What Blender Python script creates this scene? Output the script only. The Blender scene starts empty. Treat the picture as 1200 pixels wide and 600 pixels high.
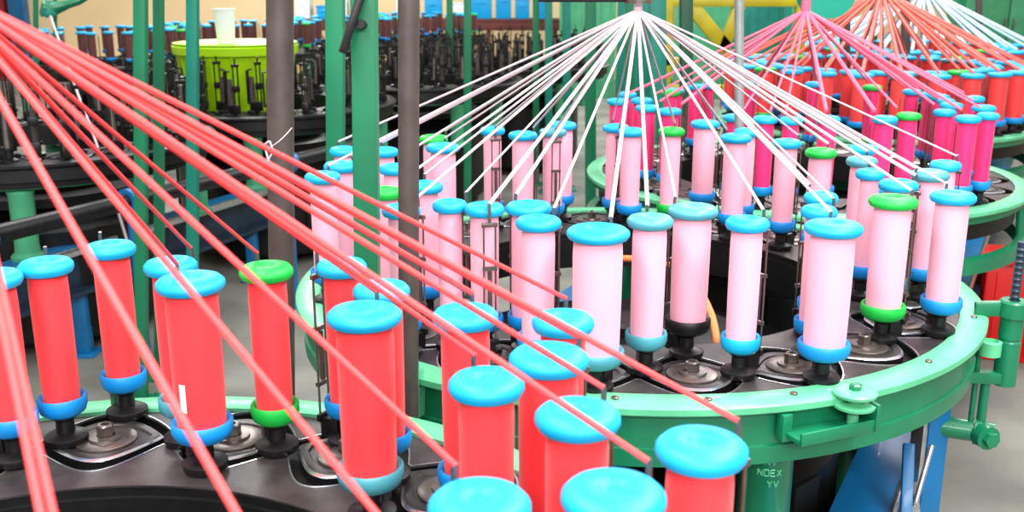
import bpy, bmesh, math, random
from mathutils import Vector, Matrix
R = math.radians
rnd = random.Random(7)
scene = bpy.context.scene
col = scene.collection

# ------------------------------------------------------------------ camera
CAM_Z, PITCH, FOC = 1.6, R(15), 1200.0
cam_d = bpy.data.cameras.new('camera')
cam_d.sensor_width = 36.0
cam_d.lens = 36.0 * FOC / 1200.0
cam_d.clip_start = 0.02
cam_d.dof.use_dof = True
cam_d.dof.focus_distance = 1.9
cam_d.dof.aperture_fstop = 7.0
cam = bpy.data.objects.new('camera', cam_d)
col.objects.link(cam)
cam.location = (0, 0, CAM_Z)
cam.rotation_euler = (R(90) - PITCH, 0, 0)
scene.camera = cam
cP, sP = math.cos(PITCH), math.sin(PITCH)

def ray(u, v):
    dx, dv = (u - 600) / FOC, (300 - v) / FOC
    return Vector((dx, cP + dv * sP, -sP + dv * cP))
def at_z(u, v, z):                    # where the sight line of a photo point meets height z
    d = ray(u, v); return Vector((0, 0, CAM_Z)) + d * ((z - CAM_Z) / d.z)
def at_y(u, v, y):                    # ... or distance y
    d = ray(u, v); return Vector((0, 0, CAM_Z)) + d * (y / d.y)

# ------------------------------------------------------------------ materials
def lin(c):
    return tuple(((x / 12.92) if x <= 0.04045 else ((x + 0.055) / 1.055) ** 2.4) for x in c)
def rgb(r, g, b): return lin((r / 255, g / 255, b / 255)) + (1,)

def mat(name, c, rough=0.5, metal=0.0, var=0.12, scale=30.0, bump=0.0, bscale=200.0, coat=0.0, c2=None, detail=4):
    m = bpy.data.materials.new(name); m.use_nodes = True
    nt = m.node_tree; N = nt.nodes; L = nt.links
    b = N['Principled BSDF']
    b.inputs['Roughness'].default_value = rough
    b.inputs['Metallic'].default_value = metal
    if coat: b.inputs['Coat Weight'].default_value = coat
    tc = N.new('ShaderNodeTexCoord')
    no = N.new('ShaderNodeTexNoise'); no.inputs['Scale'].default_value = scale; no.inputs['Detail'].default_value = detail
    L.new(tc.outputs['Object'], no.inputs['Vector'])
    rp = N.new('ShaderNodeValToRGB')
    base = Vector(c[:3])
    lo = c2[:3] if c2 else tuple(base * (1 - var))
    hi = c[:3] if c2 else tuple(min(1, x) for x in base * (1 + var))
    rp.color_ramp.elements[0].color = tuple(lo) + (1,); rp.color_ramp.elements[0].position = 0.38
    rp.color_ramp.elements[1].color = tuple(hi) + (1,); rp.color_ramp.elements[1].position = 0.62
    L.new(no.outputs['Fac'], rp.inputs['Fac']); L.new(rp.outputs['Color'], b.inputs['Base Color'])
    if bump:
        n2 = N.new('ShaderNodeTexNoise'); n2.inputs['Scale'].default_value = bscale
        L.new(tc.outputs['Object'], n2.inputs['Vector'])
        bp = N.new('ShaderNodeBump'); bp.inputs['Strength'].default_value = bump; bp.inputs['Distance'].default_value = 0.002
        L.new(n2.outputs['Fac'], bp.inputs['Height']); L.new(bp.outputs['Normal'], b.inputs['Normal'])
    return m

def yarn_mat(name, c, dark=0.9):
    """wound yarn: fine crossing wraps round the package"""
    m = bpy.data.materials.new(name); m.use_nodes = True
    nt = m.node_tree; N = nt.nodes; L = nt.links
    b = N['Principled BSDF']; b.inputs['Roughness'].default_value = 0.6
    b.inputs['Sheen Weight'].default_value = 0.15
    tc = N.new('ShaderNodeTexCoord')
    w = N.new('ShaderNodeTexWave'); w.wave_type = 'BANDS'; w.bands_direction = 'Z'
    w.inputs['Scale'].default_value = 110; w.inputs['Distortion'].default_value = 1.5; w.inputs['Detail'].default_value = 2
    L.new(tc.outputs['Object'], w.inputs['Vector'])
    rp = N.new('ShaderNodeValToRGB')
    rp.color_ramp.elements[0].color = tuple(x * dark for x in c[:3]) + (1,)
    rp.color_ramp.elements[1].color = c
    L.new(w.outputs['Fac'], rp.inputs['Fac']); L.new(rp.outputs['Color'], b.inputs['Base Color'])
    bp = N.new('ShaderNodeBump'); bp.inputs['Strength'].default_value = 0.12; bp.inputs['Distance'].default_value = 0.0006
    L.new(w.outputs['Fac'], bp.inputs['Height']); L.new(bp.outputs['Normal'], b.inputs['Normal'])
    return m

M = {
    'rim': mat('mint_enamel', rgb(92, 186, 138), 0.42, var=0.09, scale=14, coat=0.1),
    'green': mat('green_enamel', rgb(12, 116, 78), 0.40, var=0.1, scale=9, coat=0.25),
    'green_post': mat('green_post_paint', rgb(8, 116, 78), 0.45, var=0.1, scale=6, coat=0.1),
    'teal_post': mat('teal_post_paint', rgb(4, 122, 104), 0.45, var=0.1, scale=6),
    'pale_green': mat('pale_green_paint', rgb(70, 158, 114), 0.45, var=0.08, scale=9),
    'dark_green': mat('dark_green_paint', rgb(8, 74, 50), 0.45, var=0.12, scale=9),
    'plate': mat('worn_iron', rgb(62, 56, 57), 0.45, 0.35, var=0.25, scale=22, bump=0.15, bscale=90),
    'edge': mat('polished_track_edge', rgb(205, 205, 208), 0.22, 0.9, var=0.1, scale=30),
    'bed': mat('oily_black_iron', rgb(16, 15, 16), 0.45, 0.3, var=0.3, scale=30),
    'black': mat('black_metal', rgb(30, 28, 30), 0.42, 0.4, var=0.3, scale=40),
    'gear': mat('dull_gear_steel', rgb(58, 53, 54), 0.42, 0.4, var=0.25, scale=40),
    'rod': mat('dull_rod_steel', rgb(120, 110, 105), 0.35, 0.8, var=0.15, scale=40),
    'brown_post': mat('brown_grey_steel', rgb(78, 68, 65), 0.5, 0.2, var=0.14, scale=25),
    'grey_post': mat('light_grey_steel', rgb(150, 155, 155), 0.4, 0.4, var=0.1, scale=25),
    'cyan': mat('cyan_plastic', rgb(0, 164, 214), 0.5, var=0.05, scale=20),
    'blue_cup': mat('blue_plastic', rgb(0, 136, 214), 0.5, var=0.05, scale=20),
    'grn_cap': mat('green_plastic', rgb(10, 180, 64), 0.5, var=0.05, scale=20),
    'teal_cap': mat('grey_teal_plastic', rgb(70, 150, 165), 0.4, var=0.06, scale=20),
    'red': yarn_mat('red_yarn', rgb(252, 58, 66)),
    'pink': yarn_mat('pale_pink_yarn', rgb(250, 176, 198), 0.94),
    'mag': yarn_mat('magenta_yarn', rgb(244, 36, 116)),
    'coral': yarn_mat('coral_red_yarn', rgb(246, 60, 62)),
    'brown': yarn_mat('dark_brown_yarn', rgb(86, 34, 30)),
    's_red': mat('red_strand', rgb(250, 74, 76), 0.6, var=0.12, scale=60),
    's_white': mat('white_strand', rgb(214, 192, 199), 0.6, var=0.05, scale=60),
    's_mag': mat('rose_strand', rgb(246, 108, 138), 0.6, var=0.1, scale=60),
    's_coral': mat('coral_strand', rgb(250, 110, 98), 0.6, var=0.1, scale=60),
    's_blue': mat('pale_blue_strand', rgb(190, 222, 232), 0.6, var=0.1, scale=60),
    'blue': mat('blue_paint', rgb(6, 104, 160), 0.4, var=0.12, scale=9, coat=0.1),
    'dark_blue': mat('shade_and_chain_blue', rgb(22, 44, 62), 0.45, var=0.2, scale=9),  # beam blue with shade painted in; also the link chain's own colour
    'lime': mat('lime_plastic', rgb(164, 214, 0), 0.35, var=0.05, scale=5),
    'white': mat('white_plastic', rgb(238, 242, 244), 0.4, var=0.03, scale=9),
    'olive': mat('olive_yellow_paint', rgb(178, 164, 10), 0.45, var=0.1, scale=9),
    'redbox': mat('red_plastic', rgb(205, 12, 12), 0.4, var=0.06, scale=6),
    'orange': mat('orange_rubber', rgb(226, 130, 70), 0.45, var=0.05, scale=9),
    'crate': mat('sky_blue_plastic', rgb(0, 160, 226), 0.4, var=0.06, scale=4),
    'wood': mat('maroon_board', rgb(98, 44, 36), 0.6, var=0.15, scale=7),
    'paper': mat('white_paper', rgb(245, 235, 235), 0.7, var=0.02, scale=9),
    'wall': mat('peach_plaster', rgb(252, 222, 172), 0.8, var=0.04, scale=1.2, bump=0.1, bscale=40),
    'floor': mat('grey_concrete', rgb(122, 121, 113), 0.7, var=0.22, scale=2.2, bump=0.15, bscale=25, detail=8),
    'maroon': mat('maroon_paint', rgb(150, 22, 34), 0.5, var=0.1, scale=3),
    'drum': mat('teal_drum_paint', rgb(20, 168, 142), 0.4, var=0.06, scale=5),
}

# ------------------------------------------------------------------ mesh builder
class MB:
    def __init__(s): s.v = []; s.f = []; s.mi = []
    def add(s, vs, fs, m=0):
        o = len(s.v); s.v += [tuple(x) for x in vs]
        for f in fs: s.f.append(tuple(i + o for i in f)); s.mi.append(m)
    def box(s, c, size, rot=None, m=0, bev=0.0):
        bm = bmesh.new(); bmesh.ops.create_cube(bm, size=1.0)
        for v in bm.verts: v.co = Vector((v.co.x * size[0], v.co.y * size[1], v.co.z * size[2]))
        if bev: bmesh.ops.bevel(bm, geom=list(bm.edges), offset=bev, segments=2, affect='EDGES', profile=0.5)
        mt = (rot if rot is not None else Matrix.Identity(3))
        c = Vector(c); bm.verts.index_update()
        s.add([mt @ v.co + c for v in bm.verts], [[v.index for v in f.verts] for f in bm.faces], m); bm.free()
    def bar(s, a, b, w, t, m=0, bev=0.0, up=(0, 0, 1)):
        a, b = Vector(a), Vector(b); z = (b - a).normalized(); up = Vector(up)
        if abs(z.dot(up)) > 0.98: up = Vector((1, 0, 0))
        x = up.cross(z).normalized(); y = z.cross(x)
        rot = Matrix((x, y, z)).transposed()
        s.box((a + b) / 2, (w, t, (b - a).length), rot, m, bev)
    def tube(s, pts, r, n=10, m=0, cap=True):
        pts = [Vector(p) for p in pts]; rs = r if isinstance(r, (list, tuple)) else [r] * len(pts)
        rings = []; prev = None
        for i, p in enumerate(pts):
            t = (pts[min(i + 1, len(pts) - 1)] - pts[max(i - 1, 0)]).normalized()
            if prev is None:
                a = Vector((0, 0, 1)) if abs(t.z) < 0.9 else Vector((1, 0, 0))
                x = a.cross(t).normalized()
            else:
                x = (prev - t * prev.dot(t)).normalized()
            prev = x; y = t.cross(x)
            rings.append([p + (x * math.cos(k * 2 * math.pi / n) + y * math.sin(k * 2 * math.pi / n)) * rs[i] for k in range(n)])
        vs = [q for rg in rings for q in rg]; fs = []
        for i in range(len(pts) - 1):
            for k in range(n):
                k2 = (k + 1) % n
                fs.append((i * n + k, i * n + k2, (i + 1) * n + k2, (i + 1) * n + k))
        if cap:
            fs.append(tuple(range(n - 1, -1, -1))); fs.append(tuple((len(pts) - 1) * n + k for k in range(n)))
        s.add(vs, fs, m)
    def lathe(s, prof, n=24, c=(0, 0, 0), m=0):
        """prof: (r, z) from bottom outside; r = 0 ends close to a point"""
        c = Vector(c); vs = []; idx = []
        for r, z in prof:
            if r <= 1e-6: idx.append([len(vs)]); vs.append(c + Vector((0, 0, z)))
            else:
                idx.append(list(range(len(vs), len(vs) + n)))
                vs += [c + Vector((r * math.cos(2 * math.pi * k / n), r * math.sin(2 * math.pi * k / n), z)) for k in range(n)]
        fs = []
        for a, b in zip(idx, idx[1:]):
            for k in range(n):
                k2 = (k + 1) % n
                if len(a) == 1 and len(b) == 1: continue
                if len(a) == 1: fs.append((a[0], b[k2], b[k]))
                elif len(b) == 1: fs.append((a[k], a[k2], b[0]))
                else: fs.append((a[k], a[k2], b[k2], b[k]))
        s.add(vs, fs, m)
    def build(s, name, mats, parent=None, smooth=40, loc=None):
        me = bpy.data.meshes.new(name); me.from_pydata(s.v, [], s.f)
        if not isinstance(mats, (list, tuple)): mats = [mats]
        for m in mats: me.materials.append(m)
        for p, i in zip(me.polygons, s.mi): p.material_index = i
        bm = bmesh.new(); bm.from_mesh(me); bmesh.ops.recalc_face_normals(bm, faces=bm.faces); bm.to_mesh(me); bm.free()
        me.shade_smooth(); me.set_sharp_from_angle(angle=R(smooth))
        o = bpy.data.objects.new(name, me); col.objects.link(o)
        if parent: o.parent = parent
        if loc is not None: o.location = loc
        return o

def tag(o, label, cat, group=None, kind=None):
    o['label'] = label; o['category'] = cat
    if group: o['group'] = group
    if kind: o['kind'] = kind
    return o
def thing(name, loc, label, cat, group=None, rz=0):
    o = bpy.data.objects.new(name, None); col.objects.link(o); o.empty_display_size = 0.05
    o.location = loc; o.rotation_euler = (0, 0, rz)
    return tag(o, label, cat, group)
def struct(o):
    o['kind'] = 'structure'; return o
def copy_tree(o, parent=None):
    c = o.copy(); col.objects.link(c)
    if parent is not None: c.parent = parent
    for ch in list(KIDS.get(o.name, [])): 
        copy_tree_child(ch, c)
    return c
KIDS = {}
def copy_tree_child(o, parent):
    c = o.copy(); col.objects.link(c); c.parent = parent
    for ch in KIDS.get(o.name, []): copy_tree_child(ch, c)
def remember(o):
    KIDS[o.name] = list(o.children)
    for ch in o.children: remember(ch)

ORD = 'first second third fourth fifth sixth seventh eighth ninth tenth eleventh twelfth thirteenth fourteenth fifteenth sixteenth seventeenth eighteenth nineteenth twentieth'.split()
def ordinal(i):
    if i < 20: return ORD[i]
    tens = {2: 'twenty', 3: 'thirty', 4: 'forty'}
    n = i + 1; t, u = divmod(n, 10)
    return (tens[t] + '-' + ORD[u - 1]) if u else {3: 'thirtieth', 4: 'fortieth', 2: 'twentieth'}[t]

# ------------------------------------------------------------------ the room
fl = MB(); fl.box((0, 8, -0.05), (24, 22, 0.1)); struct(fl.build('floor', M['floor']))
wb = MB(); wb.box((0, 17.6, 2.2), (24, 0.2, 4.4)); struct(wb.build('wall_back', M['wall']))
wl = MB(); wl.box((-11.1, 8, 2.2), (0.2, 19, 4.4)); struct(wl.build('wall_left', M['wall']))
wr = MB(); wr.box((11.1, 8, 2.2), (0.2, 19, 4.4)); struct(wr.build('wall_right', M['wall']))
p = at_y(18, 10, 17.3)
t1 = MB(); t1.box((p.x, 17.4, 2.2), (0.26, 0.2, 4.4), bev=0.01); struct(t1.build('trim_1', M['blue']))
p = at_y(2, 10, 17.3)
t2 = MB(); t2.box((p.x - 0.1, 17.38, 2.2), (0.3, 0.24, 4.4), bev=0.01); struct(t2.build('trim_2', M['maroon']))

# ------------------------------------------------------------------ the braiding machines
TZ = 0.90          # table height
RG, AMP, NG = 0.637, 0.092, 20
RED, PNK, MAG, COR, FAR = (-0.53, 0.86), (0.287, 2.40), (1.085, 3.83), (1.88, 5.38), (2.68, 6.9)
LFT, MID, BCK, END = (-2.2, 4.72), (-1.5, 6.2), (-0.72, 7.66), (0.06, 9.13)
ROW3 = [(-3.6, 9.3), (-2.8, 10.8), (-2.0, 12.3), (-1.2, 13.8)]
ALL = [RED, PNK, MAG, COR, FAR, LFT, MID, BCK, END] + ROW3

def polar(r, a, z=0): return Vector((r * math.cos(a), r * math.sin(a), z))

def strip(mb, ra, rb, z0, z1, n=240, m=0, a0=0.0, a1=2 * math.pi):
    """closed ring solid between radius functions ra (inner) and rb (outer)"""
    full = abs(a1 - a0 - 2 * math.pi) < 1e-6
    k = n if full else n + 1; vs = []
    for i in range(k):
        a = a0 + (a1 - a0) * i / n
        for r, z in ((ra(a), z0), (rb(a), z0), (rb(a), z1), (ra(a), z1)): vs.append(polar(r, a, z))
    fs = []
    for i in range(n):
        j = (i + 1) % k
        for q in range(4):
            q2 = (q + 1) % 4; fs.append((i * 4 + q, i * 4 + q2, j * 4 + q2, j * 4 + q))
    if not full: fs += [(0, 1, 2, 3), ((k - 1) * 4 + 3, (k - 1) * 4 + 2, (k - 1) * 4 + 1, (k - 1) * 4)]
    mb.add(vs, fs, m)

GW = 0.0145
def env(a): return AMP * abs(math.cos(NG * a / 2))
MESH = {}
def machine_meshes(ph):
    pass

def machine(c, label, name='braiding_machine', detail=2, ph=0.0, skirt='solid', cols=('rim', 'green'), plates=('plate', 'edge'), leg_a=None, leg_col='green'):
    t = thing(name, (c[0], c[1], 0), label, 'braiding machine', 'round braiding machines')
    rimc, grn = M[cols[0]], M[cols[1]]
    # rim: flat mint ring with a small raised inner lip and a rolled outer edge
    b = MB(); n = 120 if detail > 1 else 64
    b.lathe([(0.742, TZ - 0.022), (0.742, TZ + 0.006), (0.748, TZ + 0.009), (0.792, TZ + 0.006), (0.799, TZ + 0.001), (0.799, TZ - 0.010), (0.792, TZ - 0.016), (0.75, TZ - 0.022), (0.742, TZ - 0.022)], n)
    b.build('rim', rimc, t)
    b = MB()
    if skirt == 'black':
        b.lathe([(0.776, TZ - 0.014), (0.779, TZ - 0.07), (0.755, TZ - 0.07), (0.755, TZ - 0.014)], n); b.build('skirt', M['bed'], t)
        b = MB(); b.lathe([(0.70, TZ - 0.105), (0.745, TZ - 0.105), (0.748, TZ - 0.07), (0.70, TZ - 0.07), (0.70, TZ - 0.105)], n); b.build('lower_ring', grn, t)
    elif skirt == 'solid':
        b.lathe([(0.776, TZ - 0.014), (0.779, TZ - 0.078), (0.784, TZ - 0.080), (0.784, TZ - 0.112), (0.770, TZ - 0.116), (0.755, TZ - 0.112), (0.755, TZ - 0.014)], n)
        b.build('skirt', grn, t)
    else:
        b.lathe([(0.776, TZ - 0.014), (0.778, TZ - 0.04), (0.755, TZ - 0.04), (0.755, TZ - 0.014)], n)
        b.build('skirt', grn, t)
        b = MB(); b.lathe([(0.80, 0.70), (0.80, 0.745), (0.765, 0.748), (0.762, 0.70), (0.80, 0.70)], n)
        for k in range(8):
            b.tube([polar(0.775, k * math.pi / 4 + 0.3, 0.74), polar(0.765, k * math.pi / 4 + 0.3, TZ - 0.03)], 0.014)
        b.build('lower_ring', grn, t)
    # bed under the tracks
    b = MB(); b.lathe([(0.47, TZ - 0.10), (0.47, TZ - 0.016), (0.752, TZ - 0.016), (0.752, TZ - 0.10), (0.47, TZ - 0.10)], n)
    b.build('track_bed', M['bed'], t)
    pl, ed = M[plates[0]], M[plates[1]]
    def aa(a): return a - ph
    if detail >= 1:
        nn = 480 if detail > 1 else 240
        b = MB(); strip(b, lambda a: RG + env(aa(a)) + GW + 0.004, lambda a: 0.741, TZ - 0.003, TZ, nn)
        strip(b, lambda a: RG + env(aa(a)) + GW + 0.0005, lambda a: 0.741, TZ - 0.018, TZ - 0.003, nn, 2)
        strip(b, lambda a: RG + env(aa(a)) + GW, lambda a: RG + env(aa(a)) + GW + 0.0042, TZ - 0.003, TZ + 0.001, nn, 1)
        b.build('outer_track_plate', [pl, ed, M['bed']], t)
        b = MB(); strip(b, lambda a: 0.478, lambda a: RG - env(aa(a)) - GW - 0.004, TZ - 0.003, TZ, nn)
        strip(b, lambda a: 0.479, lambda a: RG - env(aa(a)) - GW - 0.0005, TZ - 0.018, TZ - 0.003, nn, 2)
        strip(b, lambda a: RG - env(aa(a)) - GW - 0.0042, lambda a: RG - env(aa(a)) - GW, TZ - 0.003, TZ + 0.001, nn, 1)
        b.build('inner_track_plate', [pl, ed, M['bed']], t)
        # lens-shaped gear islands
        key = ('isl', plates, detail)
        if key not in MESH:
            b = MB(); half = math.pi / NG; S = 16 if detail > 1 else 8
            sol = [x / 200 * half for x in range(201) if AMP * math.cos(NG * (x / 200 * half) / 2) > GW * 1.15]
            amax = sol[-1]
            top, edg = [], []
            outl = []
            for i in range(-S, S + 1): outl.append((i / S * amax, 1))
            for i in range(S - 1, -S, -1): outl.append((i / S * amax, -1))
            def P(a, sgn, off, z):
                r = RG + sgn * max(0.0008, AMP * math.cos(NG * a / 2) - GW - off)
                return polar(r, a, z) - Vector((RG, 0, 0))
            k = len(outl)
            A = [P(a, s_, 0, TZ - 0.016) for a, s_ in outl]; B = [P(a, s_, 0.0, TZ + 0.0) for a, s_ in outl]
            C = [P(a * 0.95, s_, 0.006, TZ + 0.003) for a, s_ in outl]
            D = [P(a * 0.78, s_, 0.022, TZ + 0.003) for a, s_ in outl]; E = [P(a * 0.74, s_, 0.025, TZ - 0.000) for a, s_ in outl]
            b.add(A + B + C + D + E, [(i, (i + 1) % k, k + (i + 1) % k, k + i) for i in range(k)], 2)
            o_ = len(b.v) - 5 * k
            def add(fs, m):
                for f in fs: b.f.append(tuple(x + o_ for x in f)); b.mi.append(m)
            add([(k + i, k + (i + 1) % k, 2 * k + (i + 1) % k, 2 * k + i) for i in range(k)], 1)
            add([(2 * k + i, 2 * k + (i + 1) % k, 3 * k + (i + 1) % k, 3 * k + i) for i in range(k)], 0)
            add([(3 * k + i, 3 * k + (i + 1) % k, 4 * k + (i + 1) % k, 4 * k + i) for i in range(k)], 0)
            add([tuple(4 * k + i for i in range(k))], 0)
            g = b.build('gear_plate', [M['gear'] if plates[0] == 'plate' else pl, ed, M['bed']], t)
            h = MB()
            h.lathe([(0.047, TZ - 0.001), (0.047, TZ + 0.0035), (0.044, TZ + 0.005), (0.027, TZ + 0.005), (0.026, TZ + 0.009), (0.014, TZ + 0.010), (0.014, TZ + 0.010)], 20)
            h.lathe([(0.013, TZ + 0.008), (0.0135, TZ + 0.026), (0.011, TZ + 0.028), (0.007, TZ + 0.028), (0.007, TZ + 0.020), (0, TZ + 0.020)], 6)
            hb = h.build('gear_bolt', M['rod'] if plates[0] == 'plate' else M['black'], g)
            MESH[key] = (g.data, hb.data); first = g
        gd, hd = MESH[key]
        for k in range(NG):
            a = ph + 2 * math.pi * k / NG
            if k == 0 and 'first' in dir(): pass
            g = None
            if k == 0:
                ex = [ch for ch in t.children if ch.name.startswith('gear_plate')]
                g = ex[0] if ex else None
            if g is None:
                g = bpy.data.objects.new('gear_plate', gd); col.objects.link(g); g.parent = t
                hb = bpy.data.objects.new('gear_bolt', hd); col.objects.link(hb); hb.parent = g
            g.location = polar(RG, a); g.rotation_euler = (0, 0, a)
    else:
        b = MB(); b.lathe([(0.478, TZ - 0.016), (0.478, TZ), (0.741, TZ), (0.741, TZ - 0.016)], n)
        b.build('track_plate', pl, t)
    # hub down in the hole
    b = MB(); b.lathe([(0.0, 0.80), (0.05, 0.80), (0.06, 0.79), (0.06, 0.765), (0.30, 0.755), (0.33, 0.74), (0.33, 0.70), (0.44, 0.695), (0.47, 0.70), (0.47, 0.66), (0, 0.66)], 48 if detail > 1 else 24)
    b.build('drive_hub', M['bed'], t)
    b = MB(); b.lathe([(0, 0.06), (0.50, 0.06), (0.52, 0.08), (0.52, 0.56), (0.40, 0.64), (0.2, 0.66), (0, 0.66)], 32)  # added black drum, standing in for the shade under the table
    for k in range(6): b.box(polar(0.523, k * math.pi / 3 + 0.2, 0.34), (0.016, 0.09, 0.44), Matrix.Rotation(k * math.pi / 3 + 0.2, 3, 'Z'), bev=0.004)
    b.lathe([(0, 0.0), (0.30, 0.0), (0.30, 0.06), (0, 0.06)], 24)
    b.build('shade_drum', M['bed'], t)
    # barrel legs standing on the blue rails
    key = ('leg', leg_col, leg_a is None); zf = 0.0 if leg_a is None else 0.50
    if key not in MESH:
        b = MB()
        b.lathe([(0, zf), (0.066, zf), (0.066, zf + 0.015), (0.050, zf + 0.03), (0.0475, zf + 0.06), (0.0495, 0.77), (0.053, 0.777), (0.053, 0.786), (0.047, 0.790), (0.03, 0.792), (0.03, 0.80), (0, 0.80)], 28)
        MESH[key] = b.build('leg', M[leg_col], t).data
        bpy.data.objects.remove(t.children[-1]) if False else None
        made = True
    else: made = False
    for k in range(4):
        if leg_a is None:
            d = Vector((0.466, 0.885, 0)); e = Vector((0.885, -0.466, 0))
            q = d * (0.49 * (1 if k in (0, 1) else -1)) + e * (0.47 * (1 if k in (0, 2) else -1))
        else: q = polar(0.69, leg_a + k * math.pi / 2)
        if k == 0 and made:
            o = [ch for ch in t.children if ch.name.startswith('leg')][0]
        else:
            o = bpy.data.objects.new('leg', MESH[key]); col.objects.link(o); o.parent = t
        o.location = q
    return t

mach_pink = machine(PNK, 'mint-rimmed braiding machine carrying the pale pink bobbins', ph=R(-86), detail=2)
mach_red = machine(RED, 'closest braiding machine carrying the bright red bobbins', ph=R(100), detail=2)
mach_mag = machine(MAG, 'open-sided green braiding machine carrying the magenta bobbins', skirt='open', detail=1, ph=0.1)
mach_cor = machine(COR, 'braiding machine packed with coral red bobbins behind the magenta ones', detail=0, skirt='open')
mach_far = machine(FAR, 'farthest braiding machine of the red rows, under the pale blue strands', detail=0, skirt='open')
mach_lft = machine(LFT, 'black braiding machine without yarn behind the red strands, above the blue beam', skirt='black', cols=('black', 'green'), plates=('black', 'black'), detail=1, leg_a=R(-72), leg_col='pale_green')
mach_mid = machine(MID, 'black braiding machine with the lime green tub on it', skirt='black', cols=('black', 'dark_green'), plates=('black', 'black'), detail=1, leg_a=R(-82), leg_col='pale_green')
mach_bck = machine(BCK, 'black braiding machine with empty carriers behind the thin green post', skirt='black', cols=('black', 'green'), plates=('black', 'black'), detail=0, leg_a=R(-60), leg_col='pale_green')
mach_end = machine(END, 'far black braiding machine with empty carriers behind the white strands', skirt='black', cols=('black', 'green'), plates=('black', 'black'), detail=0, leg_a=R(-60), leg_col='pale_green')
for i, c in enumerate(ROW3):
    machine(c, ['dark braiding machine with brown bobbins before the peach wall, leftmost one',
                'dark braiding machine with brown bobbins behind the lime tub',
                'dark braiding machine with brown bobbins behind the brown post pair',
                'dark braiding machine with brown bobbins nearest the blue crates'][i], skirt='black', cols=('black', 'dark_green'), plates=('black', 'black'), detail=0, leg_a=R(-60), leg_col='pale_green')

# fittings of the pink machine (parts of it) -----------------------------------
def lp(pt, c): return Vector((pt[0] - c[0], pt[1] - c[1], pt[2]))
def roller_bracket(t, ang, name='roller_bracket'):
    f = Matrix.Rotation(ang, 3, 'Z')          # x = outward, y = along the rim
    def W(x, y, z): return f @ Vector((x, y, z))
    b = MB()
    b.box(W(0.807, -0.05, TZ - 0.052), (0.055, 0.16, 0.010), f, bev=0.002)
    b.box(W(0.832, -0.05, TZ - 0.044), (0.006, 0.16, 0.022), f, bev=0.001)
    b.box(W(0.815, 0.028, TZ - 0.030), (0.045, 0.008, 0.05), f, bev=0.001)
    b.box(W(0.784, -0.128, TZ - 0.040), (0.02, 0.02, 0.05), f, bev=0.002)
    br = b.build(name, M['green'], t)
    r = MB(); c0 = W(0.806, 0.0, 0)
    r.lathe([(0, TZ - 0.046), (0.010, TZ - 0.046), (0.010, TZ - 0.016), (0.036, TZ - 0.014), (0.037, TZ - 0.009), (0.012, TZ - 0.006), (0.012, TZ + 0.006), (0.037, TZ + 0.008), (0.038, TZ + 0.013), (0.034, TZ + 0.016), (0.028, TZ + 0.016), (0, TZ + 0.018)], 32, c0)
    ro = r.build('guide_roller', M['rim'], br)
    s_ = MB(); s_.lathe([(0.011, TZ + 0.017), (0.011, TZ + 0.025), (0.008, TZ + 0.028), (0, TZ + 0.028)], 6, c0)
    s_.build('nut', M['green'], ro)
    return br
pp = at_z(1007, 470, TZ); roller_bracket(mach_pink, math.atan2(pp.y - PNK[1], pp.x - PNK[0]))
# lug on the left of the rim
b = MB(); q = lp((-0.205, 1.748, 0), PNK)
b.lathe([(0, TZ - 0.09), (0.034, TZ - 0.09), (0.036, TZ - 0.02), (0.036, TZ + 0.032), (0.032, TZ + 0.037), (0.014, TZ + 0.037), (0.014, TZ + 0.02), (0, TZ + 0.02)], 28, q)
b.box(q * 0.97 + Vector((0, 0, TZ - 0.05)), (0.07, 0.05, 0.06), Matrix.Rotation(math.atan2(q.y, q.x), 3, 'Z'), bev=0.004)
b.build('rim_lug', M['rim'], mach_pink)
for uu, vv in ((721, 466), (940, 470), (1085, 424), (1135, 372), (834, 476)):
    q = lp(at_z(uu, vv, TZ + 0.006), PNK); q = polar(0.77, math.atan2(q.y, q.x))
    b = MB(); b.lathe([(0.007, TZ + 0.004), (0.007, TZ + 0.010), (0.004, TZ + 0.012), (0, TZ + 0.012)], 8, q); b.build('rim_screw', M['rod'], mach_pink)
# stop bracket on the right: clamp arm, sleeve, lower arm, hanging rod and pivot
A0 = at_z(1142, 361, TZ + 0.02); S0 = Vector((A0.x + 0.078, A0.y - 0.012, 0))
s0 = lp(S0, PNK); a0 = lp((A0.x, A0.y, 0), PNK)
b = MB()
b.bar(a0 + Vector((0, 0, TZ + 0.018)), s0 + Vector((0, 0, TZ + 0.024)), 0.016, 0.034, bev=0.005)
b.lathe([(0.030, TZ + 0.006), (0.030, TZ + 0.038), (0.026, TZ + 0.042), (0.012, TZ + 0.042), (0.012, TZ + 0.03), (0, TZ + 0.03)], 24, s0)
b.lathe([(0, TZ - 0.15), (0.024, TZ - 0.15), (0.024, TZ - 0.05), (0.022, TZ - 0.048), (0.022, TZ - 0.044), (0.024, TZ - 0.042), (0.024, TZ + 0.008)], 24, s0)
sb = b.build('stop_bracket', M['green'], mach_pink)
b = MB(); lo = s0 + Vector((0, 0, TZ - 0.135)); inn = s0 * 0.885 + Vector((-0.01, -0.05, TZ - 0.125))
b.bar(lo, inn, 0.032, 0.026, bev=0.004)
b.build('lower_arm', M['green'], sb)
b = MB(); mid = lo.lerp(inn, 0.42)
rb = mid + Vector((0.0, 0, -0.13))
b.tube([mid, rb], 0.010, 12); b.tube([mid + Vector((-0.02, 0.005, 0.06)), mid + Vector((-0.02, 0.005, -0.11))], 0.006, 10)
b.build('hanging_rod', M['green'], sb)
b = MB()
ax = (Vector((-0.86, 0.36, 0))).normalized()
b.tube([rb + ax * -0.03, rb + ax * 0.10], 0.024, 18); b.tube([rb + ax * -0.002, rb + ax * 0.012], 0.03, 18)
b.tube([rb + Vector((0.008, -0.05, 0)), rb + Vector((0, 0.0, 0))], 0.017, 6)
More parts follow.
